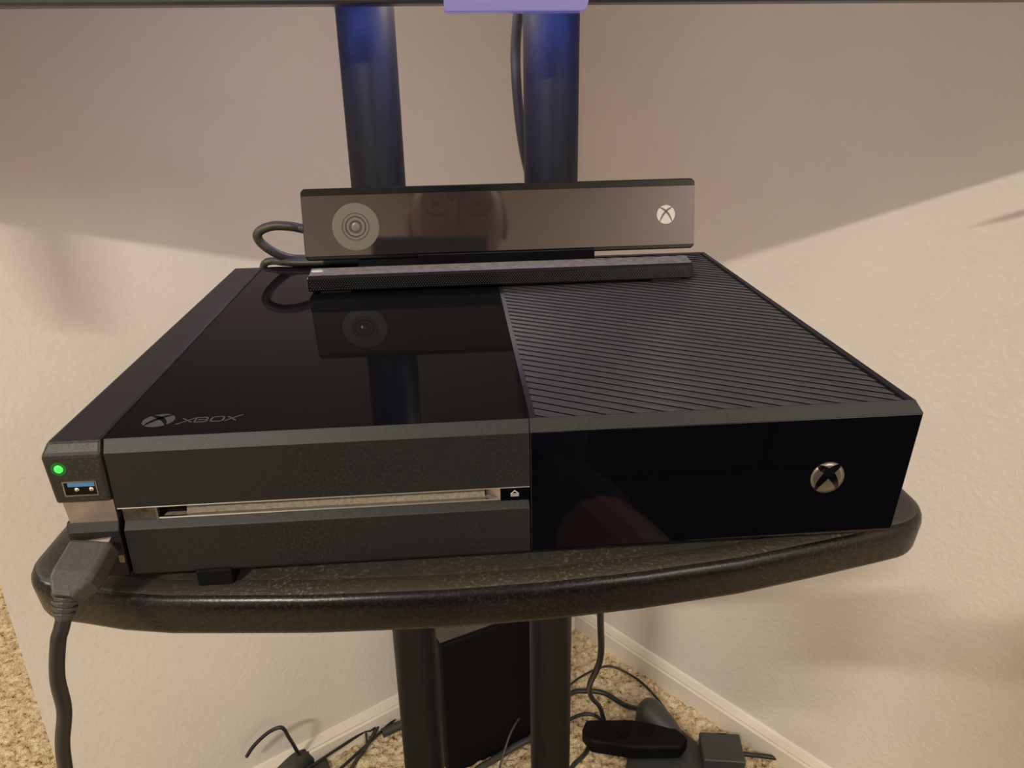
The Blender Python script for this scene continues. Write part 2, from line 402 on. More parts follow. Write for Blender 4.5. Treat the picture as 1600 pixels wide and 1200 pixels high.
# ---------------------------------------------------------------- game console
con = empty('game_console', (.1665, .137, -.005), 'wide black game console lying flat on the shelf, half gloss and half ribbed vent', 'game console')
H_, CZ, CY, W_, D_ = 57.8, 4.8, 2.8, 333.0, 273.0
tp = lambda z: 4.4*(53-z)/53 if z < 53 else 0          # sides lean inwards towards the bottom
xl = lambda p: tp(p[1]) + (2.6*(p[1]-53)/4.8 if p[1] > 53 else 0)
xr = lambda p: W_ - tp(p[1]) - (2.6*(p[1]-53)/4.8 if p[1] > 53 else 0)
# core
obj('chassis', PR([(6, 1), (266, 1), (266, 54), (6, 54)], 'x', lambda p: xl(p)+2.5, lambda p: xr(p)-2.5), M['dark'], con)
for (x0, x1, y0, y1) in ((47, 61, -1.0, 20), (268, 286, 12, 30), (46, 62, 240, 258), (270, 286, 240, 258)):
    obj('foot', B(x0, x1, y0, y1, -6.9, 1.4), M['dark'], con, bevel=.001)
S1, S2 = 22.2, 178.6                                    # seams along the width
# left module: upper block, chrome band, lower block
up = [(0, 33.2), (0, 53), (CY, H_), (D_, H_), (D_, 33.2)]
lm = obj('side_module', PR(up, 'x', xl, S1-.45), M['matte2'], con, bevel=.0012, label='dusty dark side module with green light and port')
obj('chrome_band', PR([(1.6, 24.0), (1.6, 33.4), (D_-4, 33.4), (D_-4, 24.0)], 'x', lambda p: xl(p)+1.5, S1-.7), M['smoke'], con)
lo = [(.5, 0), (0, 1.2), (0, 20.4), (1.7, 24.2), (D_, 24.2), (D_, 0)]
lower = obj('lower_side_panel', PR(lo, 'x', xl, S1-.45), M['matte'], con, bevel=.0005)
# led
bm = bmesh.new(); lathe(bm, [(1.55, -1), (1.55, .12), (1.1, .3), (0, .38)], (5.7, 0, 47.7), (0, -1, 0), 24); bm.transform(Matrix.Scale(MM, 4)); obj('status_light', bm, M['led'], lm, smooth=True)
bm = bmesh.new(); lathe(bm, [(2.7, -.3), (2.7, .05), (0, .06)], (5.7, 0, 47.7), (0, -1, 0), 24); bm.transform(Matrix.Scale(MM, 4)); obj('light_ring', bm, M['ledring'], lm)
# usb port (upper) : steel mouth, dark cavity, blue tongue, contacts
bm = bmesh.new()
for (a, b, c, d) in ((5.6, 17.8, 41.9, 42.4), (5.6, 17.8, 36.3, 36.8), (5.6, 6.1, 36.8, 41.9), (17.3, 17.8, 36.8, 41.9)): box(bm, a*MM, b*MM, -.18*MM, .6*MM, c*MM, d*MM)
port = obj('usb_port', bm, M['steel'], lm)
obj('port_cavity', B(6.1, 17.3, -.06, .02, 36.8, 41.9), M['dark'], lm)
obj('port_tongue', B(7.4, 17.0, -.16, .02, 40.2, 41.8), M['blue'], lm, label='blue plastic tongue')
for x in (10.2, 15.4):
    bm = bmesh.new(); lathe(bm, [(.95, -.1), (.95, .12), (0, .3)], (x, 0, 38.9), (0, -1, 0), 14); bm.transform(Matrix.Scale(MM, 4)); obj('contact', bm, M['gold'], lm, smooth=True)
# main front panels
upm = [(0, 30.2), (0, 53), (CY, H_), (3.0, H_), (3.0, 52), (9, 52), (9, 30.2)]
obj('front_panel', PR(upm, 'x', S1+.45, S2-.15), M['matte'], con, bevel=.00035, label='matte black upper front panel with bevelled top edge')
lom = [(.6, 0), (0, 1.0), (0, 20.4), (3.0, 23.7), (9, 23.7), (9, 0)]
obj('lower_front_panel', PR(lom, 'x', S1+1.2, S2-.15), M['matte'], con, bevel=.00035)
# disc slot recess between the two
slot = obj('disc_slot', B(24.5, 178.2, 7.2, 8.9, 23.2, 30.6), M['dark'], con)
obj('slot_lip', PR([(.15, 29.7), (.37, 30.3), (2.2, 30.3), (2.2, 29.7)], 'x', S1+.6, S2-.2), M['chrome'], slot, label='thin bright chrome line above the disc slot')
obj('slot_lip', PR([(1.8, 23.75), (2.0, 24.3), (3.0, 24.3), (3.0, 23.75)], 'x', 36.5, 167.0), M['chrome'], slot, label='thin bright chrome line below the disc slot')
bm = PR([(23.7, 1.9), (35.8, 1.9), (35.8, 3.2), (23.7, 3.2)], 'z', 23.7, 30.0); obj('slot_cheek', bm, M['smoke_dark'], slot, label='smoked mirror left end of the disc slot')
bm = PR([(36.0, 1.9), (37.0, 1.9), (49.5, 7.2), (36.0, 7.2)], 'z', 23.7, 23.95); obj('slot_ramp', bm, M['chrome'], slot)
bm = PR([(35.8, 1.6), (36.6, 1.6), (36.6, 3.4), (35.8, 3.4)], 'z', 23.7, 29.9); obj('slot_divider', bm, M['chrome'], slot)
obj('slot_felt', PR([(3.6, 24.4), (5.8, 28.7), (7.0, 28.7), (7.0, 24.4)], 'x', 46.5, 161), M['slot'], slot, label='dusty brown inside of the disc slot')
obj('slot_floor', B(38, 166, 2.9, 7.2, 23.7, 24.05), M['slot'], slot)
bm = PR([(167.0, 1.9), (167.0, 7.0), (160.0, 7.0)], 'z', 24.0, 29.8); obj('slot_cheek', bm, M['smoke'], slot, label='pinkish mirror right end of the disc slot')
eb = obj('eject_button', B(167.1, S2-.3, 1.3, 3.5, 23.7, 29.75), M['gloss_front'], con, label='small gloss eject button')
bm = bmesh.new()
def stroke(bm, pts, width, to3d, h, k=1, closed=False):
    """thick polyline as a raised ribbon"""
    P = [Vector(p) for p in pts]; n = len(P); L_, R_ = [], []
    for i in range(n):
        a = P[i-1] if (i > 0 or closed) else P[i]; c = P[(i+1) % n] if (i < n-1 or closed) else P[i]
        t1 = (P[i]-a); t2 = (c-P[i]); t1 = t1.normalized() if t1.length > 1e-9 else t2.normalized(); t2 = t2.normalized() if t2.length > 1e-9 else t1
        nn = Vector((-(t1.y+t2.y), t1.x+t2.x)); nn.normalize(); s = 1/max(.45, nn.dot(Vector((-t1.y, t1.x))))
        wd = width[i] if isinstance(width, (list, tuple)) else width
        L_.append(P[i]+nn*wd/2*s); R_.append(P[i]-nn*wd/2*s)
    seg = n if closed else n-1
    for q in range(seg):
        j = (q+1) % n; quad = [L_[q], L_[j], R_[j], R_[q]]
        A = [bm.verts.new(to3d(v, h)) for v in quad]; Bq = [bm.verts.new(to3d(v, 0)) for v in quad]
        bm.faces.new(A)
        for i in range(4): bm.faces.new((A[i], A[(i+1) % 4], Bq[(i+1) % 4], Bq[i]))
t3 = lambda v, h: ((172.6+v.x)*MM, (1.32-h)*MM, (26.7+v.y)*MM)
stroke(bm, [(-1.45, -.15), (0, 1.15), (1.45, -.15), (1.45, -.35), (-1.45, -.35)], .42, t3, .1, closed=True)
stroke(bm, [(-1.6, -1.1), (1.6, -1.1)], .5, t3, .1); obj('eject_symbol', bm, M['icon'], eb)
# gloss top
obj('gloss_top', PR([(3.05, 52.1), (3.05, H_-.02), (D_, H_-.02), (D_, 52.1)], 'x', S1+.45, S2+.4), M['gloss'], con)
# right front: gloss face and matte bevel
obj('gloss_front_panel', PR([(.6, 0), (0, 1), (0, 53.0), (9, 53.0), (9, 0)], 'x', S2+.15, lambda p: xr(p)), M['gloss_front'], con, bevel=.0004, label='mirror gloss black right front panel')
obj('front_bevel', PR([(0, 53.05), (CY, H_), (3.1, H_), (3.1, 53.05)], 'x', S2+.15, lambda p: xr(p)), M['matte'], con)
obj('side_panel', PR([(9.05, 0), (9.05, 53.05), (3.15, 53.1), (3.15, H_), (D_, H_), (D_, 0)], 'x', 327.5, lambda p: xr(p)), M['matte'], con, bevel=.0003)
obj('rear_rail', B(S2+.4, 327.5, 268, D_, 50, H_), M['matte'], con)
# ribbed vent: diagonal ribs, real relief
vx0, vx1, vy0, vy1 = 181.3, 325.6, 3.4, 267
obj('vent_frame', B(S2+.45, vx0, 3, 268, 50, H_-.3), M['matte'], con)
obj('vent_frame', B(vx1, 327.5, 3, 268, 50, H_-.3), M['dark'], con)
obj('vent_floor', B(vx0, vx1, 3, 268, 50, 55.2), M['dark'], con)
bm = bmesh.new(); ang = math.radians(-31.3); sp = 7.0; tn = math.tan(ang); kk = -2
def clip(poly, f):
    o_ = []
    for i in range(len(poly)):
        a, b = poly[i], poly[(i+1) % len(poly)]; fa, fb = f(a), f(b)
        if fa >= 0: o_.append(a)
        if (fa >= 0) != (fb >= 0):
            t = fa/(fa-fb); o_.append((a[0]+(b[0]-a[0])*t, a[1]+(b[1]-a[1])*t))
    return o_
Lx = vx1-vx0
for k in range(0, 55):
    y = -2.0 + k*sp            # y of the rib's left end
    # profile across the rib: ramp up from the groove, flat crest, short drop
    for (a0, a1, z0, z1) in ((0.0, .55, 55.4, 55.4), (.55, .9, 55.4, 57.3), (.9, 6.6, 57.75, 57.3), (6.6, sp, 57.3, 55.4)):
        if z0 == z1 == 55.4: continue
        poly = [(vx0, y+a0), (vx1, y+a0+Lx*tn), (vx1, y+a1+Lx*tn), (vx0, y+a1)]
        for f in (lambda p: p[1]-vy0, lambda p: vy1-p[1]): poly = clip(poly, f) if poly else poly
        if len(poly) < 3: continue
        vs = []
        for p in poly:
            s = (p[1]-(p[0]-vx0)*tn - y); t = (s-a0)/(a1-a0); vs.append(bm.verts.new((p[0]*MM, p[1]*MM, (z0+(z1-z0)*t)*MM)))
        try: bm.faces.new(vs)
        except ValueError: pass
for f in bm.faces:
    f.normal_update()
    if f.normal.z < 0: f.normal_flip()
me = bpy.data.meshes.new('vent_ribs'); bm.to_mesh(me); bm.free(); me.materials.append(M['vent'])
ribs = bpy.data.objects.new('vent_ribs', me); COL.objects.link(ribs); ribs.parent = con; ribs.matrix_parent_inverse = Matrix.Translation(con.location).inverted()
tag(ribs, 'dark grey diagonal ribs of the vent', kind='stuff')
# emblem: circle with an X of two curved strokes
def emblem(par, to3d, r, ball_m, x_m, h0, h1, dome=0, name='emblem', xw=1.0):
    bm = bmesh.new(); n = 48
    rings = []
    for q in range(5):
        rr = r*(1-q/4); z = h0 + dome*(1-(rr/r)**2)
        if q == 4: rings.append([bm.verts.new(to3d(Vector((0, 0)), h0+dome))])
        else: rings.append([bm.verts.new(to3d(Vector((rr*math.cos(2*math.pi*i/n), rr*math.sin(2*math.pi*i/n))), z)) for i in range(n)])
    base = [bm.verts.new(to3d(Vector((r*math.cos(2*math.pi*i/n), r*math.sin(2*math.pi*i/n))), -.05)) for i in range(n)]
    rings.insert(0, base)
    for a, b in zip(rings[:-1], rings[1:]):
        for i in range(n):
            j = (i+1) % n
            if len(b) == 1: bm.faces.new((a[i], a[j], b[0]))
            else: bm.faces.new((a[i], a[j], b[j], b[i]))
    e = obj(name, bm, ball_m, par, smooth=dome > 0)
    bm = bmesh.new()
    for s in (-1, 1):
        pts = []; wd = []
        K = 14
        for i in range(K+1):
            t = i/K
            p0, p1, p2, p3 = Vector((.66, .745)), Vector((.25, .66)), Vector((-.45, .05)), Vector((-.66, -.76))
            q = p0*(1-t)**3+p1*3*t*(1-t)**2+p2*3*t*t*(1-t)+p3*t**3
            pts.append(Vector((q.x*s*r, q.y*r))); wd.append(r*xw*(.10+.17*math.sin(math.pi*min(1, t*1.05))**.8))
        f3 = lambda v, h: to3d(v, (h0+h1+dome*max(0, 1-(v.length/r)**2)) if h > 0 else h0*.5)
        stroke(bm, pts, wd, f3, .1)
    obj(name+'_cross', bm, x_m, e); return e
to_btn = lambda v, h: ((297.8+v.x)*MM, (0-h)*MM, (26.9+v.y)*MM)
emblem(con, to_btn, 6.9, M['button'], M['gloss_front'], .25, .10, dome=.7, name='power_button', xw=1.75)
to_top = lambda v, h: ((37.4+v.x)*MM, (17.2+v.y)*MM, (H_+h)*MM)
emblem(con, to_top, 6.0, M['logo'], M['gloss'], .06, .05, name='top_emblem', xw=1.25)
# lettering on the top: X B O X in a wide face
bm = bmesh.new(); tt = lambda v, h: ((45.0+v.x)*MM, (13.9+v.y)*MM, (H_+h)*MM)
wv = .62
stroke(bm, [(0, -1.3), (1.6, -.3), (6.1, 4.2)], wv, tt, .06); stroke(bm, [(1.3, 4.2), (5.7, 0)], wv, tt, .06)
stroke(bm, [(6.6, 0), (10.3, 0), (11.1, .5), (11.1, 1.6), (10.4, 2.1), (7.6, 2.1)], wv, tt, .06)
stroke(bm, [(10.4, 2.1), (10.9, 2.7), (10.9, 3.6), (10.2, 4.2), (6.6, 4.2)], wv, tt, .06)
stroke(bm, [(6.6, 0), (6.6, 4.2)], wv, tt, .06)
stroke(bm, [(12.6, .6), (13.4, 0), (16.3, 0), (17.1, .6), (17.1, 3.6), (16.3, 4.2), (13.4, 4.2), (12.6, 3.6)], wv, tt, .06, closed=True)
stroke(bm, [(18.3, 4.2), (22.3, 0)], wv, tt, .06); stroke(bm, [(18.0, 0), (22.2, 4.1), (23.8, 5.3)], wv, tt, .06)
obj('lettering', bm, M['logo'], con, label='grey XBOX lettering')

# ---------------------------------------------------------------- camera sensor bar on top of the console
sen = empty('sensor_bar', (.1825, .215, .0578), 'long black camera sensor bar with round lens standing on the back of the console', 'camera sensor')
th = math.radians(11.5)
def S3(x, s, n):   # s up along the face, n outwards (towards the room)
    return (x*MM, (227.5 + s*math.sin(th) - n*math.cos(th))*MM, (73.6 + s*math.cos(th) + n*math.sin(th))*MM)
def sbox(x0, x1, s0, s1, n0, n1, ch=0):
    bm = bmesh.new()
    pts = [(x0+ch, s0), (x1-ch, s0), (x1, s0+ch), (x1, s1-ch), (x1-ch, s1), (x0+ch, s1), (x0, s1-ch), (x0, s0+ch)] if ch else [(x0, s0), (x1, s0), (x1, s1), (x0, s1)]
    A = [bm.verts.new(S3(p[0], p[1], n1)) for p in pts]; C = [bm.verts.new(S3(p[0], p[1], n0)) for p in pts]
    bm.faces.new(A); bm.faces.new(C[::-1]); n = len(pts)
    for i in range(n): bm.faces.new((A[i], C[i], C[(i+1) % n], A[(i+1) % n]))
    return bm
head = obj('sensor_head', sbox(59.3, 308.9, -2.6, 41.6, -30, -1.2, 2.0), M['sensor_body'], sen, bevel=.0008)
win = obj('sensor_window', sbox(60.2, 308.2, 0, 37.0, -1.3, .5, .2), M['sensor'], head, bevel=.0003, label='smoked gloss window across the front')
c = S3(92.3, 17.6, .5); ax = Vector(S3(0, 0, 1))-Vector(S3(0, 0, 0))
def ring(r0, r1, z, m, name, par=None):
    bm = bmesh.new(); lathe(bm, [(r0*MM, -.0004), (r0*MM, z*MM), (max(0, r1)*MM, z*MM*.8)] if r1 > 0 else [(r0*MM, -.0004), (r0*MM, z*MM*.7), (r0*.6*MM, z*MM), (0, z*1.15*MM)], c, ax, 48)
    return obj(name, bm, m, par or head, smooth=False)
lens = ring(14.6, 8.6, .10, M['lens1'], 'lens_ring')
ring(8.6, 6.4, .13, M['lens2'], 'lens_inner_ring', lens.parent); ring(7.9, 6.6, .16, M['lens1'], 'lens_inner_ring', lens.parent)
ring(5.6, 4.2, .2, M['lens3'], 'lens_inner_ring', lens.parent); ring(4.2, 2.2, .22, M['lens2'], 'lens_inner_ring', lens.parent)
ring(2.6, 0, .5, M['lens3'], 'lens', lens.parent)
def to_sen(v, h): return S3(289.6+v.x, 19.2+v.y, .52+h)
emblem(win, to_sen, 5.9, M['logo_white'], M['sensor'], .04, .04, name='emblem', xw=.9)
# neck and base bar with fine grille
obj('neck', B(130, 243, 225.5, 243, 60, 73.2), M['sensor_body'], sen, bevel=.0006)
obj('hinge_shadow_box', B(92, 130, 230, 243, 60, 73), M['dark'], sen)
bar = obj('base_bar', PR([(194.6, 59.6), (194.0, 60.2), (193.8, 67.6), (195.2, 69.0), (208, 70.4), (209, 69.8), (209, 63), (240, 63), (240, 59.6)], 'x', 65.7, 298.3), M['sensor_body'], sen, bevel=.0004)
obj('bar_top', PR([(195.2, 69.2), (208, 70.6), (209, 70.3), (209, 69.3), (195.4, 69.0)], 'x', 66.6, 297.6), M['dusty'], bar, label='grey dust along the top of the base')
bm = bmesh.new()
rows, colsn = 6, 150
for i in range(colsn):
    for j in range(rows):
        x = 67.2 + (i + .5*(j % 2))*1.53; z = 61.2 + j*1.08
        cyl(bm, (x*MM, .19385, z*MM), (x*MM, .19345, z*MM), .00042, .0003, n=6)
obj('grille', bm, M['grille'], bar, kind='stuff', label='fine dotted grille')
obj('bar_foot', B(72, 90, 198, 230, 57.85, 59.7), M['cable_dusty'], sen); obj('bar_foot', B(274, 292, 198, 230, 57.85, 59.7), M['cable_dusty'], sen)
bm = bmesh.new(); lathe(bm, [(2.2, 0), (2.2, .5), (1.4, .9), (0, 1.0)], (70.6, 203, 69.9), (0, 0, 1), 16)
for v in bm.verts: v.co.x = 70.6 + (v.co.x-70.6)*1.7
bm.transform(Matrix.Scale(MM, 4)); obj('dust_fleck', bm, M['logo_white'], sen, smooth=True, label='small pale fleck on the bar end')

cable('sensor_cable', [(.066, .258, .0830), (.0527, .268, .0840), (.0448, .268, .0858), (.0344, .268, .0866), (.0262, .268, .0846), (.0222, .268, .0808), (.0232, .269, .0759), (.0280, .270, .0706), (.0345, .273, .0655), (.043, .277, .0618), (.060, .278, .0610), (.100, .270, .0610)],
      .0031, M['cable_dusty'], 'dusty black cable looping out from the left end of the sensor bar', 'cable')
cable('rear_cable', [(.010, .300, .02), (.0165, .290, .048), (.0215, .2800, .0585), (.0275, .2785, .0605), (.036, .2730, .0608), (.050, .2700, .0606), (.080, .268, .0606), (.130, .262, .0606)],
      .0026, M['cable_dusty'], 'dusty grey cable lying over the rear left edge of the console', 'cable')

# ---------------------------------------------------------------- usb cable at the lower left
usb = empty('usb_cable', (.012, -.014, .016), 'thick black usb cable plugged into the lower left port and hanging down', 'cable')
def frame(o0, axis, upv):
    a = Vector(axis).normalized(); s = a.cross(Vector(upv)).normalized(); u = s.cross(a).normalized()
    return Vector(o0), a, s, u
o0, a_, s_, u_ = frame((.0122, -.0005, .0148), (-.20, -.90, -.42), (0, 0, 1))
bm = bmesh.new()
secs = [(0.0, 8.4, 3.8), (.0015, 8.9, 4.3), (.0135, 8.8, 4.5), (.0165, 8.3, 4.3), (.0212, 5.0, 4.0), (.0228, 4.4, 3.8)]
rings = []
for (l, hw, hh) in secs:
    ch = 1.2
    pr = [(-hw+ch, -hh), (hw-ch, -hh), (hw, -hh+ch), (hw, hh-ch), (hw-ch, hh), (-hw+ch, hh), (-hw, hh-ch), (-hw, -hh+ch)]
    rings.append([bm.verts.new(o0+a_*l+s_*(p[0]*MM)+u_*(p[1]*MM)) for p in pr])
for a, b in zip(rings[:-1], rings[1:]):
    for i in range(8): bm.faces.new((a[i], a[(i+1) % 8], b[(i+1) % 8], b[i]))
bm.faces.new(rings[0][::-1]); bm.faces.new(rings[-1])
plug = obj('plug', bm, M['plug'], usb, bevel=.0006)
bm = bmesh.new(); bl = [o0 + a_*(-.004) + s_*sx*.006 + u_*sz*.0022 for sx in (-1, 1) for sz in (-1, 1)]
vs = [bm.verts.new(v) for v in bl] + [bm.verts.new(v + a_*.006) for v in bl]
for f in ((0,1,3,2),(4,6,7,5),(0,4,5,1),(2,3,7,6),(0,2,6,4),(1,5,7,3)): bm.faces.new([vs[i] for i in f])
obj('plug_shell', bm, M['steel'], usb)
e0 = o0 + a_*.0222; cp = [e0, e0+a_*.002+Vector((0, 0, -.002)), e0+a_*.0035+Vector((-.0004, 0, -.0052))]
bm = bmesh.new()
dn = (cp[2]-cp[0]).normalized()
cyl(bm, cp[0]-dn*.001, cp[2], .0040, .0028, 20)
for q in range(3):
    p = cp[0]+dn*(.0004+.0021*q); cyl(bm, p, p+dn*.0012, .0047-.0004*q, .0045-.0004*q, 20)
obj('strain_relief', bm, M['plug'], usb, smooth=False, bevel=.0003)
cs = cp[2]
cable('cord', [e0+a_*.001, e0+a_*.002+Vector((0, 0, -.003)), cs+Vector((-.0008, -.0012, -.003)), (.0042, -.0258, -.0090), (.0008, -.0265, -.0243), (-.0002, -.0265, -.0396), (-.0043, -.0265, -.0550), (-.0063, -.0265, -.0683), (-.008, -.026, -.084), (-.01, -.028, -.12), (.0, .0, -.25), (.03, .06, -.50), (.05, .12, -.80), (.06, .16, -.925)],
      .0027, M['cable'], parent=usb)
# empty second port beside the plug
obj('lower_port', B(19.3, 21.4, -.1, .3, 6.4, 9.6), M['steel'], lower)

# ---------------------------------------------------------------- cables behind the stand
cable('tv_power_cable', [(.212, .345, .30), (.2120, .40, .235), (.2105, .425, .200), (.2108, .427, .170), (.2145, .429, .130), (.221, .432, .097), (.232, .436, .065), (.25, .444, .02), (.285, .458, -.12), (.305, .468, -.28), (.308, .49, -.42), (.316, .52, -.52), (.318, .60, -.64), (.345, .72, -.78), (.375, .80, -.88), (.385, .805, -.918)],
      .0042, M['cable'], 'black power cable hanging behind the poles down to the power strip', 'cable')
strip = empty('power_strip', (.42, .765, FL+.022), 'black power strip lying on the stand base near the corner', 'power strip')
bm = bmesh.new(); prism(bm, [(.338, .770), (.350, .792), (.430, .785), (.505, .757), (.520, .735), (.500, .715), (.420, .722), (.350, .742)], 'z', FL+.022, FL+.052)
obj('housing', bm, M['box'], strip, bevel=.006, segs=3)
for x in (.37, .41, .45):
    bm = bmesh.new(); cyl(bm, (x, .756, FL+.051), (x, .756, FL+.0535), .012, n=20); obj('outlet', bm, M['dark'], strip)
ad = empty('power_adapter', (.575, .715, FL+.022), 'black box power adapter on the carpet by the right baseboard', 'power adapter')
bm = bmesh.new(); ux = Vector((.985, -.17, 0)); uy = Vector((.17, .985, 0)); o_ = Vector((.533, .690, 0))
prism(bm, [tuple((o_+ux*a+uy*b)[:2]) for a, b in ((0, 0), (.070, 0), (.070, .062), (0, .062))], 'z', FL+.0205, FL+.0465)
obj('housing', bm, M['base'], ad, bevel=.004, segs=3)
bm = bmesh.new(); prism(bm, [tuple((o_+ux*a+uy*b)[:2]) for a, b in ((.030, .058), (.046, .058), (.046, .0595), (.030, .0595))], 'z', FL+.0460, FL+.0470)
obj('slot', bm, M['dark'], ad)
cable('cord', [(.598, .713, FL+.032), (.615, .708, FL+.031), (.652, .706, FL+.024), (.713, .691, FL+.020), (.781, .66, FL+.018), (.90, .55, FL+.018)], .0042, M['cable'], parent=ad)
G = 'thin black cables tangled on the carpet behind the stand'
Z = FL+.014
cable('floor_cable', [(.262, .80, Z+.005), (.315, .862, Z+.03), (.36, .905, Z+.03), (.42, .938, Z+.02), (.470, .915, Z+.006), (.497, .865, Z+.004), (.512, .82, Z), (.52, .79, Z)], .0022, M['cable'], 'thinnest black cable arching widest across the carpet near the corner', 'cable', group=G)
cable('floor_cable', [(.270, .80, Z+.02), (.33, .875, Z+.015), (.365, .885, Z+.012), (.40, .876, Z+.012), (.432, .845, Z+.010), (.455, .812, Z+.03)], .0048, M['cable'], 'thicker black cable ending at the rounded corner foot of the base', 'cable', group=G)
cable('floor_cable', [(.250, .77, Z+.01), (.315, .815, Z+.01), (.350, .832, Z+.008), (.372, .828, Z+.008), (.386, .808, Z+.012)], .0034, M['cable'], 'short black cable curving from the right pole to the power strip', 'cable', group=G)
cable('floor_cable', [(.386, .802, Z+.02), (.372, .790, Z+.012), (.356, .768, Z+.008), (.338, .738, Z+.012), (.312, .712, Z+.012), (.30, .67, Z+.012)], .0042, M['cable'], 'black cable dropping left from the power strip behind the right pole', 'cable', group=G)
cable('floor_cable', [(.262, .800, Z+.008), (.246, .783, Z+.01), (.215, .768, Z+.008), (.185, .748, Z+.008), (.150, .722, Z+.012), (.13, .69, Z+.014), (.12, .64, Z+.014)], .0062, M['cable_dusty'], 'thick dusty grey cable running between the two poles', 'cable', group=G)
cable('floor_cable', [(.262, .825, Z+.02), (.240, .80, Z+.055), (.214, .765, Z+.05), (.196, .738, Z+.02), (.19, .72, Z+.008), (.20, .68, Z+.012)], .0020, M['cable_dusty'], 'thin grey cable bowed up in front of the black speaker box', 'cable', group=G)

# ---------------------------------------------------------------- speaker box in the corner
sub = empty('subwoofer', (.16, .84, FL), 'plain black speaker box standing on the carpet behind the poles', 'speaker')
A = Vector((.103, .730, 0)); e1 = Vector((.918, .395, 0)); e2 = Vector((-.395, .918, 0))
def sb(u0, u1, v0, v1, z0, z1):
    bm = bmesh.new(); prism(bm, [tuple((A+e1*u+e2*v)[:2]) for u, v in ((u0, v0), (u1, v0), (u1, v1), (u0, v1))], 'z', z0, z1); return bm
obj('cabinet', sb(0, .175, .006, .17, FL+.008, -.664), M['box'], sub, bevel=.004)
obj('top_panel', sb(0.002, .173, .008, .168, -.664, -.6625), M['subtop'], sub, label='dusty olive grey top')
obj('front_grille', sb(.0005, .1745, 0, .0062, FL+.009, -.6645), M['dark'], sub, bevel=.002)
for u, v in ((.01, .02), (.145, .02), (.01, .14), (.145, .14)): obj('foot', sb(u, u+.02, v, v+.02, FL+.001, FL+.010), M['dark'], sub)

# ---------------------------------------------------------------- lower left: arched cable and folded wire stand
cable('arched_cable', [(-.212, .692, -.822), (-.201, .690, -.804), (-.189, .690, -.790), (-.174, .690, -.776), (-.161, .690, -.768), (-.151, .691, -.767), (-.1465, .693, -.776), (-.1455, .700, -.795), (-.145, .715, -.825), (-.147, .740, -.87), (-.150, .765, -.905)], .0030, M['cable'], 'stiff black cable arching up like a hook by the left corner foot', 'cable')
ws = empty('wire_stand', (-.06, .80, FL+.02), 'folded black wire stand lying along the left baseboard', 'wire stand')
def rod(name, a, b, r, m=M['cable']):
    bm = bmesh.new(); cyl(bm, a, b, r, n=10); return obj(name, bm, m, ws, smooth=False)
rod('rod', (-.150, .735, FL+.034), (.028, .884, FL+.030), .0026)
rod('rod', (-.120, .715, FL+.016), (.028, .880, FL+.024), .0026)
rod('rung', (-.046, .823, FL+.030), (-.043, .803, FL+.019), .0020)
bm = bmesh.new(); tube(bm, [(-.046, .822, FL+.031), (-.038, .822, FL+.030), (-.031, .829, FL+.030), (-.031, .835, FL+.031)], .0018, n=8); obj('wire_loop', bm, M['cable'], ws, smooth=True)
rod('grey_foot', (-.018, .828, FL+.016), (.030, .850, FL+.018), .0085, M['base'])
cable('floor_cable', [(-.026, .835, Z+.012), (-.040, .805, Z+.006), (-.060, .765, Z+.004), (-.085, .70, Z+.004)], .0035, M['cable_dusty'], 'straight brownish cable on the carpet left of the left pole', 'cable')

# ---------------------------------------------------------------- ceiling lamps (out of view; the far one is added for fill)
for (x, y, l) in ((KEY[0], KEY[1], 'white ceiling lamp over the left side of the room'), (1.6, -2.4, 'white ceiling lamp at the back of the room')):
    t = empty('ceiling_lamp', (x, y, CE), l, 'lamp')
    bm = bmesh.new(); lathe(bm, [(0, 0), (.16, 0), (.165, -.012), (.15, -.02), (0, -.02)], (x, y, CE), (0, 0, 1), 40); obj('lamp_body', bm, M['lamp'], t, smooth=False)

# ---------------------------------------------------------------- the photographer, seen only as a reflection
def skin_mesh(name, verts, edges, radii, m, parent=None, levels=2, root=0):
    me = bpy.data.meshes.new(name); me.from_pydata([Vector(v) for v in verts], edges, []); me.update()
    o = bpy.data.objects.new(name, me); COL.objects.link(o)
    if not me.skin_vertices: o.modifiers.new('skin', 'SKIN')
    else: o.modifiers.new('skin', 'SKIN')
    sk = me.skin_vertices[0].data if me.skin_vertices else None
    if sk is None:
        bm = bmesh.new(); bm.from_mesh(me); bm.verts.layers.skin.verify(); bm.to_mesh(me); bm.free(); sk = me.skin_vertices[0].data
    for i, r in enumerate(radii):
        sk[i].radius = r if isinstance(r, tuple) else (r, r); sk[i].use_root = (i == root)
    s = o.modifiers.new('sub', 'SUBSURF'); s.levels = levels; s.render_levels = levels
    me.materials.append(m)
    if parent is not None: o.parent = parent; o.matrix_parent_inverse = Matrix.Translation(parent_world(parent)).inverted()
    return o
PXc = .165
per = empty('person', (PXc, -.85, FL), 'kneeling person in a purple shirt and glasses holding up a phone', 'person')
V = [(PXc, -.86, -.43), (PXc, -.83, -.28), (PXc, -.78, -.12), (PXc, -.72, .03), (PXc, -.685, .10), (PXc, -.655, .165),   # 0-5 spine
     (PXc-.16, -.70, .06), (PXc-.30, -.60, -.09), (PXc-.17, -.40, .045), (PXc-.135, -.345, .085),                    # 6-9 left arm
     (PXc+.16, -.70, .06), (PXc+.30, -.60, -.09), (PXc+.20, -.40, .045), (PXc+.155, -.345, .085),                    # 10-13 right arm
     (PXc-.09, -.84, -.48), (PXc-.13, -.55, -.86), (PXc-.13, -.95, -.90), (PXc-.13, -1.02, -.93),                      # 14-17 kneeling leg
     (PXc+.09, -.84, -.46), (PXc+.215, -.45, -.380), (PXc+.17, -.52, -.86), (PXc+.17, -.36, -.925)]                     # 18-21 raised knee
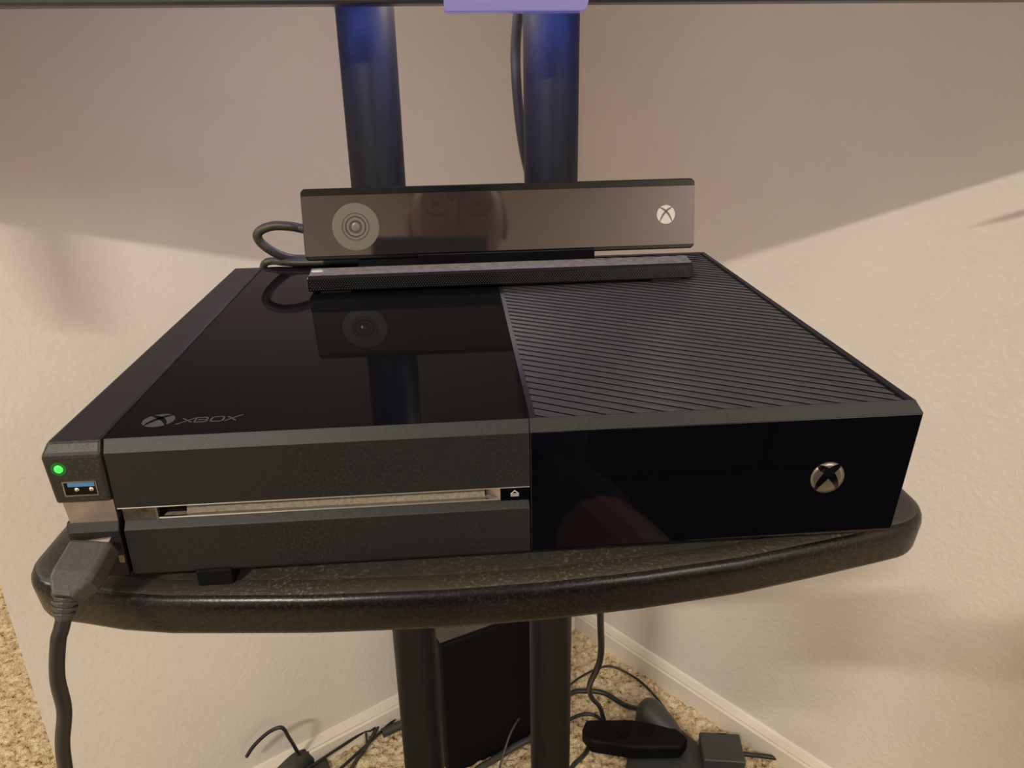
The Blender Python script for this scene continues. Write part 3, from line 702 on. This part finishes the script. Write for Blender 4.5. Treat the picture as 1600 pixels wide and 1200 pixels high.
E_ = [(0,1),(1,2),(2,3),(3,4),(4,5),(3,6),(6,7),(7,8),(8,9),(3,10),(10,11),(11,12),(12,13),(0,14),(14,15),(15,16),(16,17),(0,18),(18,19),(19,20),(20,21)]
Rr = [(.15,.12),(.145,.11),(.15,.11),(.14,.10),.062,.056,.062,.046,.034,.026,.062,.046,.034,.026,.09,.06,.045,.035,.09,.062,.045,.035]
body = skin_mesh('body', V, E_, Rr, M['skin'], per)
V2 = [(PXc, -.865, -.42), (PXc, -.835, -.28), (PXc, -.785, -.12), (PXc, -.725, .02), (PXc, -.70, .075), (PXc-.165, -.705, .06), (PXc-.27, -.64, -.05), (PXc+.165, -.705, .06), (PXc+.27, -.64, -.05)]
skin_mesh('shirt', V2, [(0,1),(1,2),(2,3),(3,4),(3,5),(5,6),(3,7),(7,8)], [(.165,.135),(.16,.125),(.165,.125),(.155,.115),(.085,.075),.078,.066,.078,.066], M['shirt'], per)
V3 = [(PXc, -.865, -.44), (PXc-.09, -.84, -.49), (PXc-.12, -.66, -.72), (PXc+.09, -.84, -.47), (PXc+.175, -.57, -.41)]
skin_mesh('shorts', V3, [(0,1),(1,2),(0,3),(3,4)], [(.168,.138),.108,.085,.108,.088], M['shorts'], per)
# head: shaped surface with brow, nose, mouth, chin
hc = Vector((PXc-.005, -.600, .281)); bm = bmesh.new(); nu, nv = 48, 36; grid = []
for j in range(nv+1):
    v = math.pi*j/nv; row = []
    for i in range(nu):
        u = 2*math.pi*i/nu; x = math.sin(v)*math.sin(u); y = math.sin(v)*math.cos(u); z = math.cos(v)   # +y = face direction
        wx = .078*(1-.22*max(0, -z)**1.5); p = Vector((x*wx, y*.095, z*.118))
        if y > 0:
            g = lambda cx_, cz_, sx_, sz_: math.exp(-((p.x-cx_)/sx_)**2-((p.z-cz_)/sz_)**2)
            p.y += .022*g(0, -.012, .011, .022) + .008*g(0, .012, .010, .025) + .006*g(0, .034, .05, .010) - .010*g(.031, .014, .016, .012) - .010*g(-.031, .014, .016, .012)
            p.y += .006*g(0, -.052, .024, .007) - .004*g(0, -.045, .02, .003) + .010*g(0, -.092, .026, .018)
        row.append(bm.verts.new(hc+p))
    grid.append(row)
for j in range(nv):
    for i in range(nu):
        k = (i+1) % nu; f = [grid[j][i], grid[j][k], grid[j+1][k], grid[j+1][i]]
        bm.faces.new(f)
bmesh.ops.remove_doubles(bm, verts=bm.verts, dist=1e-5)
hd = obj('head', bm, M['skin'], per, smooth=True)
for s in (-1, 1):
    bm = bmesh.new(); bmesh.ops.create_icosphere(bm, subdivisions=3, radius=1)
    for v in bm.verts: v.co = hc + Vector((s*.079+v.co.x*.008*1, -.006+v.co.y*.018, .0+v.co.z*.032))
    obj('ear', bm, M['skin'], hd, smooth=True)
    bm = bmesh.new(); lathe(bm, [(.0225, 0), (.0245, 0), (.0245, .0018), (.0225, .0018), (.0225, 0)], hc+Vector((s*.031, .100, .012)), (0, 1, 0), 32); obj('spectacle_rim', bm, M['glass'], hd)
    bm = bmesh.new(); bmesh.ops.create_icosphere(bm, subdivisions=3, radius=.0098)
    for v in bm.verts: v.co = v.co + hc + Vector((s*.031, .0700, .013))
    obj('eye', bm, M['eye'], hd, smooth=True)
bm = bmesh.new(); cyl(bm, hc+Vector((-.009, .101, .014)), hc+Vector((.009, .101, .014)), .0015, n=8); obj('spectacle_bridge', bm, M['glass'], hd)
bm = bmesh.new(); bmesh.ops.create_uvsphere(bm, u_segments=40, v_segments=24, radius=1)
for v in bm.verts:
    q = v.co.copy(); v.co = hc + Vector((q.x*.083, q.y*.100-.006, q.z*.120+.004))
bmesh.ops.delete(bm, geom=[v for v in bm.verts if (v.co.z-hc.z) < .045 - .9*max(0, hc.y-.01-v.co.y) and not (v.co.y < hc.y-.055 and v.co.z > hc.z-.05)], context='VERTS')
obj('hair', bm, M['hair'], hd, smooth=True)
# hands closed on the phone
def hand(cx, s):
    base = Vector((cx, -.338, .098))
    V = [base, base+Vector((s*-.008, .020, .022)), base+Vector((s*-.014, .036, .040))]; E = [(0, 1), (1, 2)]; Rd = [.026, .030, .026]
    h = skin_mesh('hand', V, E, Rd, M['skin'], per, 2)
    for q, ln in enumerate((.036, .042, .040, .032)):
        b = base + Vector((s*(-.016), .034+.003*q, .058-.017*q))
        pts = [b, b+Vector((s*-.018, .012, .004)), b+Vector((s*-.030, .006, .003)), b+Vector((s*-.030-s*(ln-.03), -.003, .002))]
        skin_mesh('finger', pts, [(0,1),(1,2),(2,3)], [.0095,.009,.0085,.0075], M['skin'], h, 1)
    b = base + Vector((s*-.012, .006, .046)); skin_mesh('thumb', [b, b+Vector((s*-.016, -.004, .016)), b+Vector((s*-.034, .002, .020))], [(0,1),(1,2)], [.011, .010, .0085], M['skin'], h, 1)
hand(PXc-.118, -1); hand(PXc+.128, 1)
ph = empty('phone', (.145, -.290, .165), 'dark phone held level in both hands of the kneeling person', 'phone')
bm = bmesh.new(); cc = Vector((.153626, -.264113, .179764)); fw = Vector((math.sin(.0704)*math.cos(.3826), math.cos(.0704)*math.cos(.3826), -math.sin(.3826))); rt = Vector((math.cos(.0704), -math.sin(.0704), 0)); up_ = rt.cross(fw)
o_ = cc - fw*.010
def pb(a0, a1, b0, b1, n0, n1):
    bm = bmesh.new(); q = [(a0, b0), (a1, b0), (a1, b1), (a0, b1)]
    A = [bm.verts.new(o_+rt*a+up_*b+fw*n0) for a, b in q]; C = [bm.verts.new(o_+rt*a+up_*b+fw*n1) for a, b in q]
    bm.faces.new(A); bm.faces.new(C[::-1])
    for i in range(4): bm.faces.new((A[i], C[i], C[(i+1) % 4], A[(i+1) % 4]))
    return bm
obj('case', pb(-.105, .045, -.066, .006, -.009, 0), M['cable'], ph, bevel=.004)
obj('lens_window', pb(-.006, .006, -.007, .005, 0, .0008), M['gloss_front'], ph)

# ---------------------------------------------------------------- dark couch made up and added out of view to blacken the gloss front's reflection
added_sofa = empty('sofa', (.4, -1.75, FL), 'dark charcoal sofa behind the kneeling person', 'sofa')
def sx_(n, a, b, c, d, e, f, bv=.03): 
    bm = bmesh.new(); box(bm, a, b, c, d, e, f); obj(n, bm, M['shorts'], added_sofa, bevel=bv, segs=3)
sx_('frame', -.75, 1.75, -2.15, -1.30, FL+.004, FL+.26)
for i in range(3): sx_('seat_cushion', -.55+i*.70, .14+i*.70, -1.95, -1.27, FL+.27, FL+.43)
for i in range(3): sx_('back_cushion', -.55+i*.70, .14+i*.70, -2.12, -1.96, FL+.44, FL+.80)
sx_('armrest', -.80, -.57, -2.15, -1.28, FL+.02, FL+.58); sx_('armrest', 1.57, 1.80, -2.15, -1.28, FL+.02, FL+.58)
